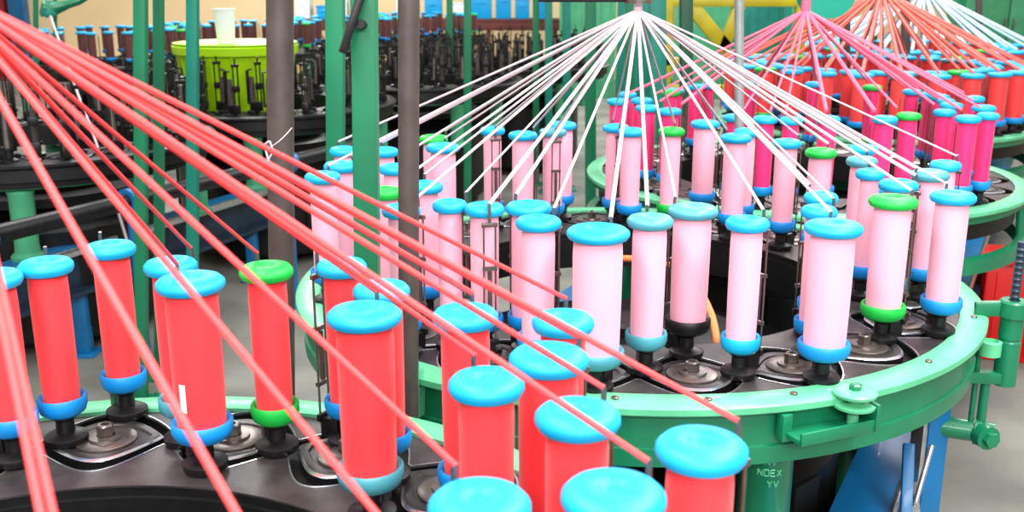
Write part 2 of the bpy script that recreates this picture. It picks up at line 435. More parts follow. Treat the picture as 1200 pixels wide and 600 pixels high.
b.tube([rb + Vector((0.005, -0.036, 0)), rb + Vector((0, -0.01, 0))], 0.027, 16)
b.build('pivot', M['green'], sb)
b = MB(); b.tube([s0 + Vector((0, 0, TZ + 0.03)), s0 + Vector((0.0, 0, TZ + 0.17))], 0.0085, 12)
for k in range(9): b.lathe([(0.0085, -0.004), (0.0115, 0), (0.0085, 0.004)], 10, s0 + Vector((0, 0, TZ + 0.05 + k * 0.013)))
b.build('link_chain', M['dark_blue'], sb)
b = MB(); b.lathe([(0.004, -0.02), (0.022, -0.02), (0.022, 0.01), (0.016, 0.012), (0.016, 0), (0.004, 0)], 20, s0 * 0.93 + Vector((-0.0, -0.055, TZ - 0.05)))
b.build('clevis', M['rim'], sb)
# cast raised lettering on the front barrel leg
leg0 = min([c_ for c_ in mach_pink.children if c_.name.startswith('leg')], key=lambda o: (Vector((o.location.x, o.location.y)) - Vector((0.18, -0.65))).length)
b = MB()
def stroke(x0, z0, x1, z1):
    def C(x, z):
        a = R(-90 - 8) + x / 0.0492
        return Vector((0.0500 * math.cos(a), 0.0500 * math.sin(a), z))
    b.tube([C(x0, z0), C((x0 + x1) / 2, (z0 + z1) / 2), C(x1, z1)], 0.0016, 6)
GL = {'N': [(0, 0, 0, 1), (0, 1, 1, 0), (1, 0, 1, 1)], 'O': [(0, 0, 0, 1), (0, 1, 1, 1), (1, 1, 1, 0), (1, 0, 0, 0)], 'E': [(0, 0, 0, 1), (0, 1, 1, 1), (0, .5, .8, .5), (0, 0, 1, 0)],
      'X': [(0, 0, 1, 1), (0, 1, 1, 0)], 'V': [(0, 1, .5, 0), (.5, 0, 1, 1)], 'Y': [(0, 1, .5, .5), (1, 1, .5, .5), (.5, .5, .5, 0)]}
for txt, x0, z0 in (('NV', -0.008, 0.752), ('NOEX', -0.020, 0.730), ('YV', -0.002, 0.708)):
    for i, ch in enumerate(txt):
        for (xa, za, xb, zb) in GL[ch]:
            stroke(x0 + i * 0.0115 + xa * 0.008, z0 + za * 0.012, x0 + i * 0.0115 + xb * 0.008, z0 + zb * 0.012)
le = b.build('cast_lettering', M['rim'], leg0)

# ------------------------------------------------------------------ blue support rails and stands
D1 = Vector((0.466, 0.885, 0)).normalized(); E1 = Vector((0.885, -0.466, 0)).normalized()
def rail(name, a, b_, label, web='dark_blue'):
    a, b_ = Vector(a), Vector(b_)
    mid = (a + b_) / 2
    t = thing(name, (mid.x, mid.y, 0), label, 'support beam', 'blue beams under the machines')
    a -= mid; b_ -= mid; a.z = b_.z = 0
    m = MB(); m.bar(a + Vector((0, 0, 0.485)), b_ + Vector((0, 0, 0.485)), 0.12, 0.03, bev=0.003); m.build('top_flange', M['blue'], t)
    sd = Vector(((b_ - a).normalized().y, -(b_ - a).normalized().x, 0)) * 0.062
    m = MB(); m.bar(a + sd + Vector((0, 0, 0.488)), b_ + sd + Vector((0, 0, 0.488)), 0.012, 0.036, bev=0.002); m.build('bright_edge', M['edge'], t)
    m = MB(); m.bar(a + Vector((0, 0, 0.39)), b_ + Vector((0, 0, 0.39)), 0.02, 0.16); m.build('web', M[web], t)  # web and bottom flange: colour darkened for the shade below the top flange
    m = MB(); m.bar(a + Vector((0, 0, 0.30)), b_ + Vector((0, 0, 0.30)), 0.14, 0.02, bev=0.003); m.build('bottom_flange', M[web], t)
    L_ = (b_ - a).length; n = max(2, int(L_ / 1.6))
    for k in range(n + 1):
        q = a.lerp(b_, (k + 0.15) / (n + 0.3))
        m = MB(); m.box((q.x, q.y, 0.152), (0.06, 0.06, 0.276), bev=0.004); m.box((q.x, q.y, 0.007), (0.12, 0.12, 0.014), bev=0.003)
        m.build('leg', M['blue'], t)
    return t
def pt(c, u, w): return Vector((c[0], c[1], 0)) + D1 * u + E1 * w
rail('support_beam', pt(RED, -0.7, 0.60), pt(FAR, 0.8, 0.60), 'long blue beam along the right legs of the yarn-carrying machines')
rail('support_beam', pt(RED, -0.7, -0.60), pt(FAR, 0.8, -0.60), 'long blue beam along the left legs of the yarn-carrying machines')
def leg_pos(t): return [Vector((t.location.x + o.location.x, t.location.y + o.location.y, 0)) for o in t.children if o.name.startswith('leg')]
lf = min(leg_pos(mach_lft), key=lambda q: q.y); mf = min(leg_pos(mach_mid), key=lambda q: q.y)
dd = (mf - lf).normalized()
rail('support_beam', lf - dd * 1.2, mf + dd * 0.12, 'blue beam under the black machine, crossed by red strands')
# drive shaft beneath the black machines
o_ = Vector((LFT[0], LFT[1], 0)) + Vector((0.904, -0.428, 0)) * 0.87
sh = thing('drive_shaft', o_, 'black drive shaft running alongside the black machine above the blue beam', 'shaft')
m = MB(); p0 = Vector((0.428, 0.904, 0)) * -1.2 + Vector((0, 0, 0.74)); p1 = Vector((0.428, 0.904, 0)) * 1.35 + Vector((0, 0, 0.74))
m.tube([p0, p1], 0.035, 16); m.build('shaft', M['black'], sh)
m = MB()
for k in (0.08, 0.35, 0.75):
    q = p0.lerp(p1, k); m.tube([q - (p1 - p0).normalized() * 0.03, q + (p1 - p0).normalized() * 0.03], 0.055, 16)
    m.tube([q, Vector((q.x, q.y, 0.01))], 0.022, 10); m.lathe([(0, 0), (0.06, 0), (0.06, 0.012), (0.02, 0.02)], 16, (q.x, q.y, 0))
    m.build('bearing_stand', M['blue'], sh); m = MB()
# stand posts and brace under the right of the pink machine
t = thing('stand_frame', (0.94, 2.12, 0), 'blue stand post with a bright edge strip under the right of the pink machine', 'stand')
def L(p): return Vector(p) - Vector((0.94, 2.12, 0))
m = MB(); m.box((0, 0, 0.40), (0.055, 0.055, 0.76), Matrix.Rotation(0.3, 3, 'Z'), bev=0.004); m.box((0, 0, 0.01), (0.12, 0.12, 0.02), bev=0.003); m.box((0, 0, 0.775), (0.12, 0.09, 0.012), bev=0.003); m.build('post', M['blue'], t)
m = MB(); m.box((-0.032, -0.016, 0.40), (0.012, 0.04, 0.74), Matrix.Rotation(0.3, 3, 'Z'), bev=0.002); m.build('edge_strip', M['edge'], t)
m = MB(); m.bar(L(at_y(1065, 520, 2.0)), L(at_y(1060, 640, 1.9)), 0.022, 0.03, bev=0.001); m.build('side_strut', M['blue'], t)
m = MB(); m.tube([L(at_y(1092, 522, 2.05)), L(at_y(1072, 592, 2.0))], 0.006, 10); m.tube([L(at_y(1072, 592, 2.0)), L(at_y(1072, 598, 1.98))], 0.011, 10); m.build('tie_rod', M['edge'], t)

# ------------------------------------------------------------------ bobbins on their carriers
CAPZ = 0.288
def bobbin_proto(yarn, cap, cup, simple=False):
    """meshes with z = 0 on the table"""
    n = 28 if not simple else 14
    d = {}
    b = MB(); b.lathe([(0.0, 0.068), (0.0265, 0.068), (0.0275, 0.09), (0.0282, 0.17), (0.0285, 0.25), (0.0275, 0.282), (0.0, 0.282)], n); d['yarn'] = (b, M[yarn])
    b = MB(); b.lathe([(0.0, 0.276), (0.028, 0.276), (0.0365, 0.279), (0.0395, 0.285), (0.0390, 0.291), (0.034, 0.2965), (0.024, 0.2990), (0.015, 0.2992), (0.011, 0.2965), (0.008, 0.2945), (0.003, 0.2945), (0.002, 0.2955), (0, 0.2955)], n); d['cap'] = (b, M[cap])
    b = MB(); b.lathe([(0.0, 0.050), (0.026, 0.050), (0.0335, 0.056), (0.0365, 0.066), (0.0365, 0.078), (0.0345, 0.081), (0.0300, 0.078), (0.0275, 0.070), (0, 0.070)], n); d['cup'] = (b, M[cup])
    b = MB()
    b.lathe([(0, -0.012), (0.009, -0.012), (0.009, 0.001), (0.030, 0.002), (0.033, 0.006), (0.033, 0.014), (0.026, 0.018), (0.014, 0.021), (0.0135, 0.040), (0.020, 0.046), (0.020, 0.052), (0, 0.052)], n)
    if not simple:
        b.box((0.030, 0, 0.024), (0.034, 0.024, 0.034), bev=0.003); b.box((0.0455, 0, 0.04), (0.008, 0.034, 0.012), bev=0.002)
    d['car'] = (b, M['black'])
    b = MB()
    for sy in (-0.011, 0.011): b.tube([(0.046, sy, 0.03), (0.0465, sy, 0.20), (0.0465, sy, 0.268)], 0.0019, 6)
    if not simple:
        b.box((0.0465, 0, 0.268), (0.007, 0.030, 0.008), bev=0.001)
        b.tube([(0.0465, 0, 0.27), (0.046, 0, 0.300), (0.044, 0, 0.308)], 0.003, 8)
        b.tube([(0.0465, 0, 0.10), (0.0465, 0, 0.18)], 0.0042, 8); b.box((0.047, 0, 0.185), (0.006, 0.027, 0.007)); b.box((0.047, 0, 0.095), (0.006, 0.027, 0.007))
    d['rod'] = (b, M['rod'])
    return d
PART = {'yarn': 'yarn_package', 'cap': 'top_flange', 'cup': 'bottom_flange', 'car': 'carrier_foot', 'rod': 'thread_guide'}
PM = {}
def part_mesh(kind, key, simple=False, **k):
    return None
def get_mesh(kind, m, simple):
    key = (kind, m, simple)
    if key not in PM:
        y, c, u = ('red', 'cyan', 'blue_cup')
        d = bobbin_proto(m if kind == 'yarn' else 'red', m if kind == 'cap' else 'cyan', m if kind == 'cup' else 'blue_cup', simple)
        b, mm = d[kind]
        o = b.build(PART[kind], mm); PM[key] = o.data; bpy.data.objects.remove(o)
    return PM[key]
def bobbin(x, y, yarn, cap, cup, label, group, wide=1.0, rz=None, simple=False, parts=True, name='yarn_bobbin', z=TZ, tall=1.0):
    rz = rnd.uniform(0, 6.28) if rz is None else rz
    t = thing(name, (x, y, z), label, 'bobbin', group, rz)
    for kind, m in (('yarn', yarn), ('cap', cap), ('cup', cup), ('car', 'black'), ('rod', 'rod')):
        o = bpy.data.objects.new(PART[kind], get_mesh(kind, m, simple)); col.objects.link(o); o.parent = t
        if kind == 'yarn': o.scale = (wide, wide, 1)
        elif kind in ('cap', 'cup'):
            s = 1 + (wide - 1) * 0.75; o.scale = (s, s, 1)
    return t
SOLID = {}
def bobbin_solid(x, y, yarn, cap, label, group, wide=1.0, name='yarn_bobbin'):
    """far bobbins: one mesh each"""
    key = (yarn, cap)
    if key not in SOLID:
        d = bobbin_proto(yarn, cap, cap if cap != 'cyan' else 'blue_cup', True); b = MB(); mats = []
        for i, k in enumerate(('yarn', 'cap', 'cup', 'car', 'rod')):
            mb, m = d[k]; o = len(b.v); b.v += mb.v; b.f += [tuple(q + o for q in f) for f in mb.f]; b.mi += [i] * len(mb.f); mats.append(m)
        o = b.build(name, mats); SOLID[key] = o.data; bpy.data.objects.remove(o)
    o = bpy.data.objects.new(name, SOLID[key]); col.objects.link(o)
    o.location = (x, y, TZ); o.rotation_euler = (0, 0, rnd.uniform(0, 6.28)); o.scale = (wide, wide, 1)
    return tag(o, label, 'bobbin', group)

def unit_rope():
    b = MB(); n = 8
    b.tube([(0, 0, 0), (0, 0, 0.25), (0, 0, 0.5), (0, 0, 0.75), (0, 0, 1)], 1.0, n); return b
ROPE = {}
def strand(a, e, r, m, label, group, name='yarn_strand'):
    a, e = Vector(a), Vector(e)
    if m not in ROPE:
        o = unit_rope().build(name, M[m]); ROPE[m] = o.data; bpy.data.objects.remove(o)
    o = bpy.data.objects.new(name, ROPE[m]); col.objects.link(o)
    d = e - a; o.location = a; o.rotation_mode = 'QUATERNION'; o.rotation_quaternion = Vector((0, 0, 1)).rotation_difference(d.normalized())
    o.scale = (r, r, d.length)
    return tag(o, label, 'yarn strand', group)

# --- pink machine: cap centre in the photo (u, v), cap colour, cup colour, width factor, what singles it out
PINK = [
 (372, 208, 'cyan', 'blue_cup', 1.0, 'pale pink bobbin leftmost on the mint-rimmed machine, before the brown post'),
 (400, 195, 'cyan', 'blue_cup', 1.05, 'pale pink bobbin just left of the wide green post'),
 (402, 177, 'cyan', 'blue_cup', 0.9, 'pale pink bobbin behind the wide green post, cap level with its left edge'),
 (455, 250, 'cyan', 'blue_cup', 0.9, 'pale pink bobbin seen between the wide green post and the near brown post'),
 (450, 178, 'cyan', 'blue_cup', 0.9, 'pale pink bobbin far back between wide green post and near brown post'),
 (462, 198, 'cyan', 'blue_cup', 0.85, 'pale pink bobbin half hidden behind the left edge of the near brown post'),
 (452, 226, 'grn_cap', 'blue_cup', 0.8, 'pale pink bobbin with green top between the two posts'),
 (498, 219, 'cyan', 'blue_cup', 0.95, 'pale pink bobbin emerging right of the near brown post'),
 (508, 163, 'grn_cap', 'grn_cap', 1.0, 'pale pink bobbin with green top at the back, right of the brown post'),
 (519, 173, 'cyan', 'blue_cup', 1.15, 'thick pale pink bobbin before the green-topped one at the back left'),
 (527, 241, 'cyan', 'blue_cup', 0.8, 'pale pink bobbin tucked behind the one with a strand at its cap'),
 (547, 243, 'cyan', 'blue_cup', 0.95, 'pale pink bobbin with a white strand meeting its cap, left of centre'),
 (577, 153, 'cyan', 'blue_cup', 0.9, 'slim pale pink bobbin with dark guide rods before it at the back'),
 (614, 159, 'cyan', 'blue_cup', 1.05, 'pale pink bobbin at the back crossed by a white strand'),
 (648, 155, 'teal_cap', 'blue_cup', 1.0, 'pale pink bobbin with dull teal cap at the back'),
 (659, 147, 'cyan', 'blue_cup', 1.1, 'pale pink bobbin right behind the dull teal capped one'),
 (606, 244, 'cyan', 'blue_cup', 1.15, 'pale pink bobbin in the near left part, overlapped by its right neighbour'),
 (631, 261, 'cyan', 'blue_cup', 1.05, 'pale pink bobbin above the red bobbins, left of the thick one'),
 (701, 273, 'cyan', 'teal_cap', 1.5, 'thickest pale pink bobbin, near centre with wide cyan cap'),
 (722, 150, 'cyan', 'blue_cup', 1.0, 'pale pink bobbin at the back, left of a matching pair'),
 (740, 156, 'cyan', 'blue_cup', 1.0, 'pale pink bobbin at the back, right of a matching pair'),
 (762, 259, 'teal_cap', 'teal_cap', 1.08, 'pale pink bobbin with greyish teal cap at front centre'),
 (787, 154, 'grn_cap', 'grn_cap', 0.95, 'pale pink bobbin with green flanges at the back, behind the braid point'),
 (812, 247, 'teal_cap', 'black', 1.25, 'pale pink bobbin right of the greyish teal capped one, before the orange hose'),
 (827, 145, 'cyan', 'blue_cup', 1.15, 'pale pink bobbin at the back, right of the green-flanged one'),
 (857, 163, 'cyan', 'blue_cup', 1.1, 'pale pink bobbin directly behind the standing front bobbin'),
 (875, 155, 'cyan', 'blue_cup', 0.9, 'pale pink bobbin peeking over the one behind the front bobbin'),
 (876, 262, 'cyan', 'cyan', 0.98, 'sharp upright pale pink bobbin at the front with bright blue flanges'),
 (922, 168, 'cyan', 'blue_cup', 1.0, 'pale pink bobbin behind and right of the sharp front one'),
 (962, 179, 'grn_cap', 'blue_cup', 1.0, 'pale pink bobbin with green cap at the back right'),
 (962, 232, 'cyan', 'blue_cup', 0.8, 'pale pink bobbin rearmost of the tight trio at front right'),
 (960, 248, 'cyan', 'blue_cup', 0.8, 'pale pink bobbin in the middle of the tight trio at front right'),
 (977, 267, 'cyan', 'blue_cup', 1.35, 'thick pale pink bobbin foremost of the trio at front right'),
 (1012, 175, 'cyan', 'blue_cup', 0.9, 'pale pink bobbin at the back right, before the magenta pair'),
 (1010, 189, 'teal_cap', 'blue_cup', 0.9, 'pale pink bobbin with dull teal cap at the right, inner side'),
 (1020, 204, 'cyan', 'blue_cup', 0.75, 'slim pale pink bobbin with blue cap left of the wide blue cap'),
 (1047, 236, 'grn_cap', 'grn_cap', 1.25, 'thick pale pink bobbin with bright green cap and cup at the right'),
 (1053, 217, 'cyan', 'cyan', 1.05, 'pale pink bobbin behind the bright green capped one'),
 (1090, 205, 'teal_cap', 'blue_cup', 1.05, 'pale pink bobbin with pale grey-teal cap near the right rim'),
 (1108, 194, 'cyan', 'blue_cup', 0.85, 'pale pink bobbin behind the rightmost one, before the magenta group'),
 (1117, 231, 'cyan', 'blue_cup', 1.15, 'pale pink bobbin nearest the right rim, beside the stop bracket'),
]
placed = []
def cap_r(w): return 0.0395 * (1 + (w - 1) * 0.75)
def settle(x, y, wd=1.0):
    """nudge apart bobbins that would touch"""
    for _ in range(200):
        hit = False
        for (a, b_, w2) in placed:
            dx, dy = x - a, y - b_; d = math.hypot(dx, dy); gap = cap_r(wd) + cap_r(w2) + 0.001
            if d < gap:
                if d < 1e-5: dx, dy, d = 0, 1, 1
                s = (gap - d) + 1e-3
                x += dx / d * s; y += dy / d * s; hit = True
        if not hit: break
    placed.append((x, y, wd)); return x, y
def clampr(x, y, c, lo=0.5, hi=0.728):
    v = Vector((x - c[0], y - c[1])); r = v.length; k = min(max(r, lo), hi) / r
    return c[0] + v.x * k, c[1] + v.y * k
def rot_in(x, y, c): return math.atan2(c[1] - y, c[0] - x)
def rot_back(x, y): return math.atan2(y, x) + rnd.uniform(-0.9, 0.9)

APX_P = Vector((0.287, 2.40, 1.538))
ends = []
for (u, v, cap, cup, wd, lab) in PINK:
    q = at_z(u, v, TZ + CAPZ); x, y = clampr(q.x, q.y, PNK); x, y = settle(x, y, wd)
    rz = rot_back(x, y) if u not in (577, 547, 1090, 648) else math.atan2(-y, -x) + (0.2 if u != 1090 else -0.7)
    bobbin(x, y, 'pink', cap, cup, lab, 'pale pink bobbins', wd, rz)
    g = Vector((x, y, TZ + 0.306)) + Vector((math.cos(rz), math.sin(rz), 0)) * 0.044
    ends.append((u, g))
# strands, sorted by bearing so the labels run left to right across the fan
def fan(apx, es, r, m, word, grp, over=''):
    es = sorted(es, key=lambda t_: t_[0]); n = len(es)
    for i, (u, g) in enumerate(es):
        h = n // 2
        side = 'left' if i < h else 'right'
        k = i if i < h else n - 1 - i
        rr = r * rnd.choice((0.75, 0.85, 1.0, 1.0, 1.35))
        strand(apx, g, rr, m, f'{word}, {ordinal(k)} from the {side} of the fan{over}', grp)
fan(APX_P, ends, 0.0029, 's_white', 'white strand down to the pale pink bobbins', 'white strands over the pink machine')
bp_ = MB(); bp_.tube([APX_P + Vector((0, 0, -0.022)), APX_P + Vector((0, 0, -0.002)), APX_P + Vector((0, 0, 0.03)), APX_P + Vector((0, 0, 0.6))], [0.008, 0.011, 0.010, 0.009], 12)
tag(bp_.build('braided_cord', M['s_white']), 'white braided cord rising where the white strands gather', 'cord')

# --- red machine
REDB = [
 (-9, 327, 'cyan', 'blue_cup', 1.05, 'bright red bobbin cut by the frame at far left'),
 (50, 313, 'cyan', 'blue_cup', 1.0, 'bright red bobbin second from the left, standing clear with blue cup'),
 (131, 290, 'cyan', 'blue_cup', 1.0, 'bright red bobbin third from the left, before the blue beam'),
 (200, 312, 'cyan', 'teal_cap', 1.0, 'bright red bobbin half hidden behind the one with the white paper tag'),
 (223, 332, 'cyan', 'blue_cup', 1.3, 'thick bright red bobbin with a white paper tag'),
 (312, 318, 'grn_cap', 'grn_cap', 1.0, 'bright red bobbin with green cap and green cup'),
 (400, 313, 'cyan', 'blue_cup', 0.95, 'bright red bobbin behind, under the leftmost pink bobbin'),
 (447, 341, 'cyan', 'blue_cup', 1.0, 'bright red bobbin behind, just left of the near brown post'),
 (427, 370, 'cyan', 'teal_cap', 1.3, 'thick bright red bobbin left of the near brown post, foremost there'),
 (545, 371, 'cyan', 'blue_cup', 1.1, 'bright red bobbin right of the near brown post, at the rear'),
 (570, 451, 'cyan', 'blue_cup', 1.05, 'bright red bobbin before the one right of the brown post'),
 (643, 421, 'cyan', 'blue_cup', 1.2, 'bright red bobbin with wide blue cap, right before the rearmost one on the right'),
 (660, 378, 'cyan', 'blue_cup', 1.0, 'bright red bobbin rearmost on the right, under the pink ones'),
 (677, 490, 'cyan', 'blue_cup', 1.1, 'bright red bobbin with big blue cap right behind the closest one'),
 (719, 583, 'cyan', 'blue_cup', 1.15, 'bright red bobbin closest of all, huge blue cap at the lower edge'),
 (822, 527, 'cyan', 'blue_cup', 1.1, 'bright red bobbin rightmost of the red ones, by the barrel leg'),
 (562, 594, 'cyan', 'blue_cup', 1.1, 'bright red bobbin at the lower edge, only its blue cap visible'),
]
APX_R = at_y(-80, -23, 0.885)
placed.clear(); ends = []
for (u, v, cap, cup, wd, lab) in REDB:
    q = at_z(u, v, TZ + CAPZ); x, y = clampr(q.x, q.y, RED, 0.49, 0.728); x, y = settle(x, y, wd)
    rz = rot_back(x, y)
    t = bobbin(x, y, 'red', cap, cup, lab, 'bright red bobbins', wd, rz)
    if lab.startswith('thick bright red bobbin with a white'):
        b = MB(); a_ = R(-118) ; vs = []; fs = []
        for i in range(4):
            for z in (0.105, 0.148):
                vs.append(polar(0.0285 * wd + 0.0006, a_ - rz + i * 0.09, z)); 
        for i in range(3): fs.append((2 * i, 2 * i + 2, 2 * i + 3, 2 * i + 1))
        b.add(vs, fs); tagp = b.build('paper_tag', M['paper'], t)
    g = Vector((x, y, TZ + 0.306)) + Vector((math.cos(rz), math.sin(rz), 0)) * 0.044
    if u > 140: ends.append((u, g))
# bobbins just below the frame whose strands cross the picture
for slope, lab in ((1.20, 'bright red bobbin below the frame under the middle red band'), (1.75, 'bright red bobbin below the frame under the long lone strand'), (4.4, 'bright red bobbin below the frame at the far left band'), (4.9, 'bright red bobbin below the frame beside the far left band')):
    best = None
    for k in range(0, 900):
        u = -80 + k; v = -23 + slope * k
        if v < 560: continue
        q = at_z(u, v, TZ + 0.306); r = math.hypot(q.x - RED[0], q.y - RED[1])
        if best is None or abs(r - 0.6) < best[0]: best = (abs(r - 0.6), q, u)
    q = best[1]; x, y = clampr(q.x, q.y, RED, 0.5, 0.728)
    rz = rot_in(x, y, RED); bx, by = x - math.cos(rz) * 0.044, y - math.sin(rz) * 0.044
    ok = all(math.hypot(bx - a, by - b_) > cap_r(w2) + 0.041 for a, b_, w2 in placed)
    if ok:
        bobbin(bx, by, 'red', 'cyan', 'blue_cup', lab, 'bright red bobbins', 1.0, rz); placed.append((bx, by, 1.0))
    ends.append((best[2], Vector((x, y, TZ + 0.306))))
fan(APX_R, ends, 0.0029, 's_red', 'red strand down to the bright red bobbins', 'red strands over the red machine')
bp_ = MB(); bp_.tube([APX_R + Vector((0, 0, -0.02)), APX_R, APX_R + Vector((0, 0, 0.5))], [0.008, 0.012, 0.010], 12)
tag(bp_.build('braided_cord', M['s_red']), 'red braided cord rising where the red strands gather', 'cord')

# --- magenta machine
MAGB = [(1139, 140, 'cyan', 1.0), (1158, 136, 'cyan', .85), (1153, 127, 'cyan', 1.0), (1143, 116, 'cyan', .8), (1115, 124, 'cyan', 1.0), (1107, 132, 'cyan', .9), (1099, 119, 'cyan', .75),
        (1037, 112, 'cyan', 1.0), (1063, 113, 'cyan', .9), (1037, 140, 'cyan', 1.0), (1065, 136, 'grn_cap', 1.0), (1004, 105, 'grn_cap', 1.0), (989, 111, 'cyan', .9), (947, 107, 'cyan', .9),
        (905, 104, 'cyan', .8), (878, 106, 'cyan', .9), (852, 103, 'cyan', .8), (826, 108, 'teal_cap', 1.0), (720, 119, 'cyan', 1.0), (735, 111, 'cyan', .9), (752, 118, 'cyan', 1.0), (741, 128, 'cyan', 1.0),
        (786, 109, 'grn_cap', .9), (781, 131, 'cyan', 1.0), (846, 143, 'cyan', 1.0), (892, 143, 'cyan', 1.0), (919, 152, 'cyan', .9), (970, 140, 'cyan', 1.0)]
placed.clear(); ends = []
MAGB.sort()
for i, (u, v, cap, wd) in enumerate(MAGB):
    q = at_z(u, v, TZ + CAPZ); x, y = clampr(q.x, q.y, MAG, 0.49, 0.728); x, y = settle(x, y, wd)
    rz = rot_in(x, y, MAG) + rnd.uniform(-0.5, 0.5); n = len(MAGB); h = n // 2
    side, k = ('left', i) if i < h else ('right', n - 1 - i)
    bobbin(x, y, 'mag', cap, cap if cap != 'cyan' else 'blue_cup', f'magenta bobbin with {"green" if cap == "grn_cap" else "dull teal" if cap == "teal_cap" else "cyan"} cap, {ordinal(k)} from the {side} of the magenta ones', 'magenta bobbins', wd, rz, simple=True)
    ends.append((u, Vector((x, y, TZ + 0.31)) + Vector((math.cos(rz), math.sin(rz), 0)) * 0.044))
APX_M = Vector((1.06, 3.80, 1.50))
fan(APX_M, ends, 0.0050, 's_mag', 'rose strand down to the magenta bobbins', 'rose strands over the magenta machine')
bp_ = MB(); bp_.tube([APX_M + Vector((0, 0, -0.02)), APX_M, APX_M + Vector((0, 0, 0.5))], [0.012, 0.017, 0.012], 12)
tag(bp_.build('braided_cord', M['s_mag']), 'rose braided cord rising where the rose strands gather', 'cord')

# --- coral machine and the farthest machine: bobbins in two rings
def ring_bobbins(c, n, yarn, words, grp, sm, apz, strand_word, strand_grp, cord_label, wd=1.0, sr=0.006, off=0.0):
    es = []; out = []
    for k in range(n):
        a = 2 * math.pi * k / n + off; r = RG + (AMP * 0.9 if k % 2 else -AMP * 0.9)
        out.append((c[0] + r * math.cos(a), c[1] + r * math.sin(a), k))
    def px(x, y):
        d = y * cP - (TZ + CAPZ - CAM_Z) * sP; return 600 + FOC * x / d
    front = sorted([o for o in out if o[1] < c[1]], key=lambda o: px(o[0], o[1]))
    back = sorted([o for o in out if o[1] >= c[1]], key=lambda o: px(o[0], o[1]))
    for rowname, row in (('near', front), ('far', back)):
        for i, (x, y, k) in enumerate(row):
            h = len(row) // 2; side, kk = ('left', i) if i < h else ('right', len(row) - 1 - i)
            cap = 'grn_cap' if k % 13 == 5 else ('teal_cap' if k % 9 == 4 else 'cyan')
            bobbin_solid(x, y, yarn, cap, f'{words} bobbin on the {rowname} half of its table, {ordinal(kk)} from the {side}', grp, wd)
            es.append((px(x, y), Vector((x, y, TZ + 0.302))))
    if sm:
        ap = Vector((c[0], c[1], apz)); fan(ap, es, sr, sm, strand_word, strand_grp)
        b = MB(); b.tube([ap + Vector((0, 0, -0.03)), ap, ap + Vector((0, 0, 0.5))], [0.012, 0.017, 0.012], 12)
        tag(b.build('braided_cord', M[sm]), cord_label, 'cord')
ring_bobbins(COR, 54, 'coral', 'coral red', 'coral red bobbins', 's_coral', 1.56, 'coral strand down to the coral red bobbins', 'coral strands', 'coral braided cord rising where the coral strands gather', 1.4, 0.007)
ring_bobbins(FAR, 54, 'coral', 'distant red', 'distant red bobbins', 's_blue', 1.56, 'pale blue strand down to the distant red bobbins', 'pale blue strands', 'pale blue braided cord rising where the pale blue strands gather', 1.4, 0.007)
ROWW = ['leftmost wall row', 'second wall row', 'third wall row', 'last wall row']
for i, c in enumerate(ROW3):
    ring_bobbins(c, 32, 'brown', ['leftmost table, dark brown', 'second table, dark brown', 'third table, dark brown', 'last table, dark brown'][i], 'dark brown bobbins before the back wall', None, 0, '', '', '', 1.2)

# ------------------------------------------------------------------ empty carriers on the black machines
def carrier_meshes():
    out = []
    b = MB(); b.lathe([(0, -0.012), (0.010, -0.012), (0.010, 0.001), (0.034, 0.002), (0.034, 0.014), (0.018, 0.022), (0.018, 0.05), (0.026, 0.054), (0.026, 0.062), (0, 0.064)], 14); b.box((0.03, 0, 0.04), (0.05, 0.034, 0.05), bev=0.003)
    out.append(('carrier_foot', b, M['black']))
    b = MB(); b.tube([(0, 0, 0.06), (0, 0, 0.12), (0, 0, 0.20)], [0.018, 0.016, 0.012], 8); out.append(('spindle', b, M['rod']))
    b = MB()
    for sy in (-0.016, 0.016): b.tube([(0.046, sy, 0.03), (0.046, sy, 0.27)], 0.0045, 6)
    b.box((0.046, 0, 0.272), (0.016, 0.046, 0.016), bev=0.002); b.box((0.046, 0, 0.15), (0.018, 0.04, 0.035), bev=0.002)
    b.tube([(0.046, 0, 0.27), (0.046, 0, 0.31)], 0.005, 6); out.append(('thread_guide', b, M['black']))
    b = MB(); b.bar((-0.028, 0, 0.05), (-0.028, 0, 0.235), 0.02, 0.008, bev=0.001); b.bar((-0.028, 0, 0.232), (0.0, 0, 0.24), 0.02, 0.006); out.append(('latch_arm', b, M['black']))
    return out
CM = []
for nme, b, m in carrier_meshes():
    o = b.build(nme, m); CM.append((nme, o.data)); bpy.data.objects.remove(o)
allv = MB()
def carriers(c, n, words, grp, parts=True, skip=None, off=0.0):
    out = []
    for k in range(n):
        a = 2 * math.pi * k / n + off; r = RG + (AMP * 0.8 if k % 2 else -AMP * 0.8)
        out.append((c[0] + r * math.cos(a), c[1] + r * math.sin(a)))
    out.sort(key=lambda q: q[0] / q[1])
    for rowname, row in (('near', [q for q in out if q[1] < c[1]]), ('far', [q for q in out if q[1] >= c[1]])):
        for i, (x, y) in enumerate(row):
            h = len(row) // 2; side, kk = ('left', i) if i < h else ('right', len(row) - 1 - i)
            t = thing('bobbin_carrier', (x, y, TZ), f'empty black carrier, {ordinal(kk)} from {side} on {rowname} half of machine {words}', 'bobbin carrier', grp, rnd.uniform(0, 6.28))
            for nme, d in CM:
                o = bpy.data.objects.new(nme, d); col.objects.link(o); o.parent = t
carriers(LFT, 44, 'behind red strands', 'empty carriers on the left black machine')
carriers(MID, 44, 'with lime tub', 'empty carriers around the lime tub')
carriers(BCK, 44, 'behind thin green post', 'empty carriers on the third black machine')
carriers(END, 40, 'behind white strands', 'empty carriers on the fourth black machine')

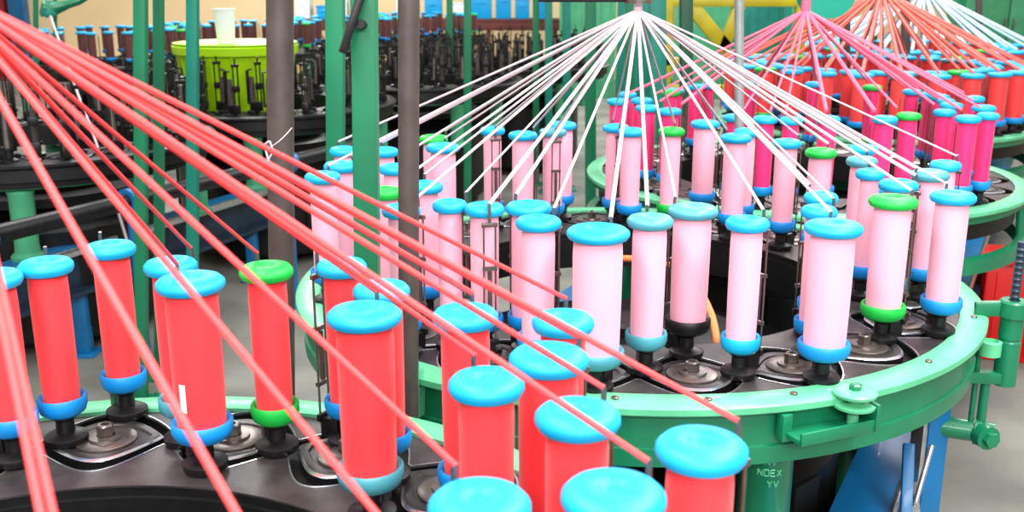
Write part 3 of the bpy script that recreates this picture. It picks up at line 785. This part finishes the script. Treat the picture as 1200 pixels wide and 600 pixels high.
# ------------------------------------------------------------------ lime tub and the white cup
t = thing('lime_tub', (-1.62, 6.12, 0.803), 'lime green tub with a thick rim on the black machine', 'tub')
b = MB()
b.lathe([(0, 0.0), (0.24, 0.0), (0.27, 0.02), (0.335, 0.42), (0.345, 0.425), (0.36, 0.43), (0.362, 0.478), (0.352, 0.485), (0.335, 0.48), (0.325, 0.45), (0.27, 0.06), (0, 0.05)], 48)
for k in range(18): a = k * 2 * math.pi / 18; b.bar(polar(0.277, a, 0.04), polar(0.337, a, 0.43), 0.014, 0.010)
b.build('tub_body', M['lime'], t)
t.scale = (1, 1, 0.917)
b = MB(); b.lathe([(0, 0.486), (0.345, 0.486), (0.356, 0.490), (0.356, 0.497), (0.33, 0.499), (0.32, 0.495), (0, 0.497)], 48); b.build('lid', M['lime'], t)
t = thing('white_cup', (-1.62, 5.92, 1.2595), 'tall white plastic cup standing on the lime tub', 'cup')
b = MB(); b.lathe([(0, 0.0), (0.046, 0.0), (0.048, 0.01), (0.060, 0.185), (0.064, 0.187), (0.064, 0.195), (0.058, 0.195), (0.046, 0.02), (0, 0.018)], 28); b.build('cup_body', M['white'], t)

# ------------------------------------------------------------------ posts
def post(name, u0, u1, y, w, m, label, vtop=0, vbot=300, shape='square', top=2.7, cat='post', rot=0.0, grp='machine posts'):
    """u0 / u1: photo columns at rows vtop / vbot; runs from the floor to the ceiling rail"""
    a, b_ = at_y(u0, vtop, y), at_y(u1, vbot, y)
    def X(z):
        return a.x + (b_.x - a.x) * (z - a.z) / (b_.z - a.z)
    bot, tp = Vector((X(0.0), y, 0.0)), Vector((X(top), y, top))
    t = thing(name, bot, label, cat, grp)
    s = MB(); e = tp - bot
    if shape == 'round': s.tube([Vector((0, 0, 0.012)), e], w / 2, 18)
    elif shape == 'angle':
        rt = Matrix.Rotation(rot, 3, 'Z')
        s.bar(Vector((0, 0, 0.012)), e, w, 0.006, up=rt @ Vector((0, 1, 0)), bev=0.001)
        s.bar(Vector((0, 0, 0.012)) + rt @ Vector((-w / 2 + 0.003, w / 2, 0)), e + rt @ Vector((-w / 2 + 0.003, w / 2, 0)), 0.006, w, up=rt @ Vector((0, 1, 0)), bev=0.001)
    else: s.bar(Vector((0, 0, 0.012)), e, w, w, up=(0, 1, 0), bev=min(0.004, w * 0.1))
    sh_ = s.build('shaft', M[m], t)
    s = MB(); s.box((0, 0, 0.007), (w * 2.6, w * 2.6, 0.014), bev=0.003)
    for sx in (-1, 1):
        for sy in (-1, 1): s.lathe([(0.007, 0.013), (0.007, 0.024), (0, 0.024)], 6, (sx * w, sy * w, 0))
    s.build('base_plate', M[m], t)
    return t
near_brown = post('machine_post', 479, 479, 1.665, 0.0345, 'brown_post', 'brown-grey steel post nearest us, rising between the red and pink bobbins', 0, 400, 'round')
brown2 = post('machine_post', 328, 330, 1.72, 0.0445, 'brown_post', 'thicker brown-grey steel post left of the leftmost pink bobbin', 0, 290, 'round')
wide = post('machine_post', 427, 430.5, 1.755, 0.042, 'green_post', 'wide green post with a black bar clamped near its top', 0, 290, 'square')
# black bar clamped on the wide green post
o0 = Vector(wide.location)
pA, pB = at_y(424, -8, 1.72) - o0, at_y(401, 62, 1.71) - o0
b = MB(); b.bar(pA, pB, 0.019, 0.012, bev=0.002); b.tube([at_y(422, 28, 1.715) - o0, at_y(428, 30, 1.755) - o0], 0.008, 10)
b.build('black_bar', M['black'], wide)
post('machine_post', 393, 394, 2.95, 0.050, 'green_post', 'green post just left of the wide green post, behind the pink bobbins')
post('machine_post', 165, 166, 3.75, 0.043, 'green_post', 'green post left of a narrower twin, behind the red strands')
post('machine_post', 186, 187, 4.0, 0.036, 'green_post', 'narrower green post just right of its twin behind the red strands')
post('machine_post', 226, 226, 4.0, 0.042, 'teal_post', 'teal green post at the left edge of the lime tub')
post('machine_post', 548, 548, 6.70, 0.048, 'green_post', 'thin green post before the empty carriers, right of the near brown post')
post('machine_post', 527, 527, 8.45, 0.050, 'green_post', 'thinner darker green post beside the thin green one')
post('machine_post', 770, 772, 4.80, 0.074, 'teal_post', 'wide teal post right below the white braid point')
post('machine_post', 804, 804, 4.72, 0.055, 'dark_green', 'dark green post right of the wide teal post')
post('machine_post', 866, 866, 3.11, 0.028, 'grey_post', 'pale grey round post crossed by white strands', shape='round')
post('machine_post', 643, 643, 7.9, 0.055, 'teal_post', 'teal post at the right end of the far black machine')
post('machine_post', 628, 628, 8.2, 0.05, 'green_post', 'slim green post left of the far teal post')
post('machine_post', 664, 664, 8.0, 0.06, 'teal_post', 'teal post behind the white strands, right of the first far teal post')
post('machine_post', 692, 692, 6.0, 0.062, 'green_post', 'green post left of the white braid point, behind the strands')
post('machine_post', 738, 738, 7.2, 0.06, 'green_post', 'green post straight behind the white braid point')
post('machine_post', 922, 922, 7.6, 0.055, 'teal_post', 'teal post behind the rose strands, left of the olive upright')
post('machine_post', 952, 952, 7.6, 0.055, 'dark_green', 'dark green post behind the rose strands, right of the olive upright')
post('machine_post', 990, 990, 6.25, 0.052, 'brown_post', 'brown post right of the rose braid point')
post('machine_post', 1023, 1023, 8.0, 0.05, 'dark_green', 'dark green post among the coral strands')
post('machine_post', 1061, 1061, 6.15, 0.043, 'brown_post', 'brown post rising amid the coral red bobbins')
post('machine_post', 1147, 1147, 7.6, 0.04, 'brown_post', 'brown post near the pale blue strands at the right')
post('machine_post', 65, 65, 5.64, 0.02, 'green_post', 'thin green rod standing behind the left black machine', shape='round')
post('machine_post', 42, 43, 5.8, 0.028, 'green_post', 'green rod leftmost behind the red strands', shape='round')

# guide arm over the left black machine
t = thing('guide_arm', at_y(65, 8, 5.62), 'green curved guide arm above the left black machine', 'arm'); o0 = Vector(t.location)
b = MB(); pts = [at_y(52, 10, 5.6), at_y(66, 9, 5.62), at_y(80, 5, 5.62), at_y(92, 1, 5.64), at_y(103, -6, 5.66)]
b.tube([p_ - o0 for p_ in pts], [0.05, 0.035, 0.022, 0.022, 0.022], 12); b.build('arm_tube', M['green'], t)
b = MB(); b.lathe([(0.0, -0.05), (0.04, -0.05), (0.045, -0.03), (0.025, 0.03), (0, 0.03)], 16, at_y(56, 8, 5.6) - o0); b.build('eye_block', M['teal_post'], t)
# take-up beam over the pink machine
t = thing('guide_beam', (0.28, 2.40, 1.562), 'dark steel guide beam right above the white braid point', 'beam'); o0 = Vector(t.location)
b = MB(); b.bar(Vector((-0.22, 0.0, 0)), Vector((-0.02, 0.0, 0.0)), 0.02, 0.014, bev=0.002); b.build('beam_bar', M['black'], t)
b = MB(); b.lathe([(0.022, -0.01), (0.032, -0.01), (0.032, 0.01), (0.022, 0.01), (0.022, -0.01)], 24, APX_P - o0 + Vector((0, 0, 0.024))); b.build('guide_ring', M['rod'], t)
b = MB(); b.tube([Vector((-0.2, 0.0, 0)), Vector((-0.2, 0.0, 1.1))], 0.01, 10); b.build('hanger_rod', M['black'], t)

# teal take-up drum behind the rose strands
dp = at_y(968, -10, 5.0)
t = thing('takeup_drum', dp, 'teal take-up drum hanging right of the rose braid point', 'drum')
b = MB(); b.tube([Vector((0, -0.06, 0)), Vector((0, 0.06, 0))], 0.105, 36); b.tube([Vector((0, -0.075, 0)), Vector((0, -0.055, 0))], 0.125, 36); b.tube([Vector((0, 0.055, 0)), Vector((0, 0.075, 0))], 0.125, 36)
b.build('drum_body', M['drum'], t)
b = MB(); b.tube([Vector((0, -0.1, 0)), Vector((0, 0.12, 0))], 0.02, 12); b.bar(Vector((0, 0.1, 0)), Vector((0, 0.1, 1.0)), 0.04, 0.02); b.build('hanger', M['dark_green'], t)

# olive yellow frame behind the magenta machine
t = thing('olive_frame', (1.25, 6.75, 0), 'olive yellow steel frame with braces behind the magenta machine', 'frame'); o0 = Vector(t.location)
YF = 6.75
def O(u, v): return at_y(u, v, YF) - o0
b = MB()
for u in (780, 935):
    a_ = O(u, 60); b.bar(Vector((a_.x, 0, 0.0)), Vector((a_.x, 0, 2.4)), 0.07, 0.07, bev=0.004)
b.build('upright', M['olive'], t)
b = MB(); b.bar(O(860, 68), O(935, 68), 0.07, 0.05, bev=0.003); b.bar(O(775, 72), O(800, 72), 0.07, 0.05, bev=0.003); b.bar(O(780, 3), O(935, 3), 0.06, 0.05, bev=0.003); b.build('rail', M['olive'], t)
b = MB(); b.bar(O(806, 2), O(852, 58), 0.055, 0.09, bev=0.003); b.bar(O(868, 2), O(846, 60), 0.055, 0.07, bev=0.003); b.bar(O(780, 104), O(935, 104), 0.05, 0.05, bev=0.003); b.bar(O(806, 10), O(868, 80), 0.03, 0.05); b.build('brace', M['olive'], t)

# red box on the floor at the right
bx = at_z(1172, 414, 0.0)
t = thing('red_bin', (bx.x, bx.y, 0), 'red plastic bin on the floor behind the stop bracket', 'bin', None, -0.25)
b = MB()
w0, d0, h0 = 0.24, 0.22, 0.47
b.box((0, 0, h0 / 2), (w0, d0, h0), bev=0.012); b.box((0, 0, h0 - 0.02), (w0 + 0.03, d0 + 0.03, 0.035), bev=0.008)
for k in (-1, 0, 1): b.box((k * 0.07, -d0 / 2 - 0.002, h0 / 2 - 0.02), (0.012, 0.012, h0 - 0.1), bev=0.003)
b.build('bin_body', M['redbox'], t)

# orange hose in the hole of the pink machine
t = thing('orange_hose', (PNK[0], PNK[1], 0), 'orange rubber hose arching inside the pink machine', 'hose')
hp = [at_z(690, 306, .90), at_z(735, 303, .93), at_z(785, 309, .93), at_z(815, 335, .92), at_z(832, 365, .90), at_z(839, 392, .875), at_z(840, 410, .84), at_z(840, 425, .765)]
hp = [lp(q, PNK) for q in hp]
sm = []
for i in range(len(hp) - 1):
    p0, p1, p2, p3 = hp[max(i - 1, 0)], hp[i], hp[i + 1], hp[min(i + 2, len(hp) - 1)]
    for k in range(6):
        x = k / 6; sm.append(0.5 * ((2 * p1) + (p2 - p0) * x + (2 * p0 - 5 * p1 + 4 * p2 - p3) * x * x + (3 * p1 - p0 - 3 * p2 + p3) * x ** 3))
sm.append(hp[-1])
b = MB(); b.tube(sm, 0.0085, 12); b.build('hose', M['orange'], t)

# loose white threads at the left
def smooth(hp, n=6):
    sm = []
    for i in range(len(hp) - 1):
        p0, p1, p2, p3 = hp[max(i - 1, 0)], hp[i], hp[i + 1], hp[min(i + 2, len(hp) - 1)]
        for k in range(n):
            x = k / n; sm.append(0.5 * ((2 * p1) + (p2 - p0) * x + (2 * p0 - 5 * p1 + 4 * p2 - p3) * x * x + (3 * p1 - p0 - 3 * p2 + p3) * x ** 3))
    return sm + [hp[-1]]
def thread(pts, r, label, m='s_white'):
    b = MB(); b.tube(smooth(pts), r, 6); tag(b.build('loose_thread', M[m]), label, 'thread', 'loose white threads')
thread([at_y(57, 13, 5.6), at_y(92, 112, 5.1), at_y(112, 165, 4.7), at_z(150, 285, 0.505)], 0.006, 'long loose pale thread hanging across the red strands at the left')
thread([at_y(310, 170, 1.68), at_y(316, 166, 1.67), at_y(319, 178, 1.665), at_y(315, 187, 1.668), at_y(317, 196, 1.67), at_y(313, 182, 1.672), at_y(310, 171, 1.68)], 0.0016, 'white thread looped on the thicker brown post')
thread([at_y(318, 172, 1.67), at_y(330, 163, 1.665), at_y(342, 150, 1.68)], 0.0008, 'fine thread trailing up across the thicker brown post')

# ------------------------------------------------------------------ shelf with crates before the back wall
YS = 16.4
x0, x1 = at_y(335, 20, YS).x, at_y(655, 20, YS).x
t = thing('storage_shelf', ((x0 + x1) / 2, YS, 0), 'maroon storage shelf before the back wall', 'shelf')
W_ = x1 - x0
b = MB(); b.box((0, 0, 1.02), (W_, 0.5, 0.05), bev=0.004); b.build('board', M['wood'], t)
b = MB(); b.box((0, -0.23, 0.94), (W_, 0.03, 0.14), bev=0.004); b.build('apron', M['wood'], t)
for k in range(5):
    b = MB(); b.box((-W_ / 2 + 0.06 + k * (W_ - 0.12) / 4, 0, 0.4975), (0.06, 0.4, 0.995), bev=0.004); b.build('leg', M['wood'], t)
CR = [(356, 'white', .22, .34), (380, 'crate', .2, .2), (400, 'white', .2, .36), (428, 'crate', .22, .3), (478, 'white', .34, .42), (508, 'crate', .26, .36), (538, 'white', .18, .25), (564, 'crate', .32, .4), (590, 'crate', .24, .44), (612, 'crate', .22, .32), (637, 'crate', .2, .4)]
for i, (u, m, w, h) in enumerate(CR):
    x = at_y(u, 10, YS - 0.1).x
    t = thing('storage_crate', (x, YS - 0.05, 1.045), f'{"white" if m == "white" else "sky blue"} plastic crate on the maroon shelf, {ordinal(i) if i < 6 else ordinal(len(CR) - 1 - i)} from the {"left" if i < 6 else "right"}', 'crate', 'crates on the maroon shelf')
    b = MB(); b.box((0, 0, h / 2), (w, 0.34, h), bev=0.012); b.build('crate_body', M[m], t)
    b = MB(); b.box((0, 0, h - 0.015), (w + 0.025, 0.365, 0.03), bev=0.008); b.box((0, -0.176, h * 0.6), (w * 0.4, 0.012, 0.03), bev=0.004); b.build('crate_rim', M[m], t)
# green cabinet at the far right
cx = at_y(1172, 10, 13.0).x
t = thing('green_cabinet', (cx, 13.0, 0), 'tall green metal cabinet behind the pale blue strands', 'cabinet')
b = MB(); b.box((0, 0, 1.05), (1.1, 0.5, 2.1), bev=0.01); b.build('body', M['green'], t)
for s_ in (-1, 1):
    b = MB(); b.box((s_ * 0.27, -0.258, 1.08), (0.52, 0.02, 1.9), bev=0.006); dr = b.build('door', M['pale_green'], t)
    b = MB(); b.box((s_ * 0.05, -0.278, 1.1), (0.02, 0.02, 0.14), bev=0.004); b.build('handle', M['rod'], dr)

xa, xb = at_y(655, 10, 14.6).x, at_y(995, 10, 14.6).x
t = thing('folding_screen', ((xa + xb) / 2, 14.6, 0), 'ribbed teal screen standing far behind the olive frame', 'screen')
W_ = xb - xa
for k in range(5):
    b = MB(); x = -W_ / 2 + (k + 0.5) * W_ / 5; b.box((x, 0, 1.1), (W_ / 5 - 0.02, 0.06, 2.2), bev=0.006)
    for j in range(6): b.box((x - W_ / 10 + (j + 0.5) * W_ / 30, -0.035, 1.1), (0.03, 0.02, 2.1), bev=0.004)
    b.build('panel', M['teal_post' if k % 2 else 'pale_green'], t)
# ------------------------------------------------------------------ light
w = bpy.data.worlds.new('world'); scene.world = w; w.use_nodes = True
bg = w.node_tree.nodes['Background']; bg.inputs[0].default_value = (0.96, 0.98, 1.0, 1); bg.inputs[1].default_value = 0.6
def area(name, loc, size, power, rot=(0, 0, 0), colr=(1, 0.99, 0.97)):
    d = bpy.data.lights.new(name, 'AREA'); d.shape = 'RECTANGLE'; d.size, d.size_y = size; d.energy = power; d.color = colr
    o = bpy.data.objects.new(name, d); col.objects.link(o); o.location = loc; o.rotation_euler = rot
area('ceiling_lamp', (-1.0, 0.6, 3.4), (0.5, 3.0), 95)
area('ceiling_lamp', (1.4, 1.2, 3.4), (0.5, 3.0), 130)
area('ceiling_lamp', (0.4, -2.2, 3.0), (3.0, 0.5), 130, (R(50), 0, 0))
area('ceiling_lamp', (-2.0, 6.5, 3.8), (0.5, 4.0), 110)
area('ceiling_lamp', (2.5, 6.5, 3.8), (0.5, 4.0), 150)
area('ceiling_lamp', (-3.0, 12.5, 3.9), (0.6, 5.0), 220)
area('ceiling_lamp', (2.5, 12.5, 3.9), (0.6, 5.0), 160)

vs = scene.view_settings
vs.view_transform = 'Standard'; vs.look = 'None'; vs.gamma = 1.0; vs.use_curve_mapping = False
vs.exposure = 0.40
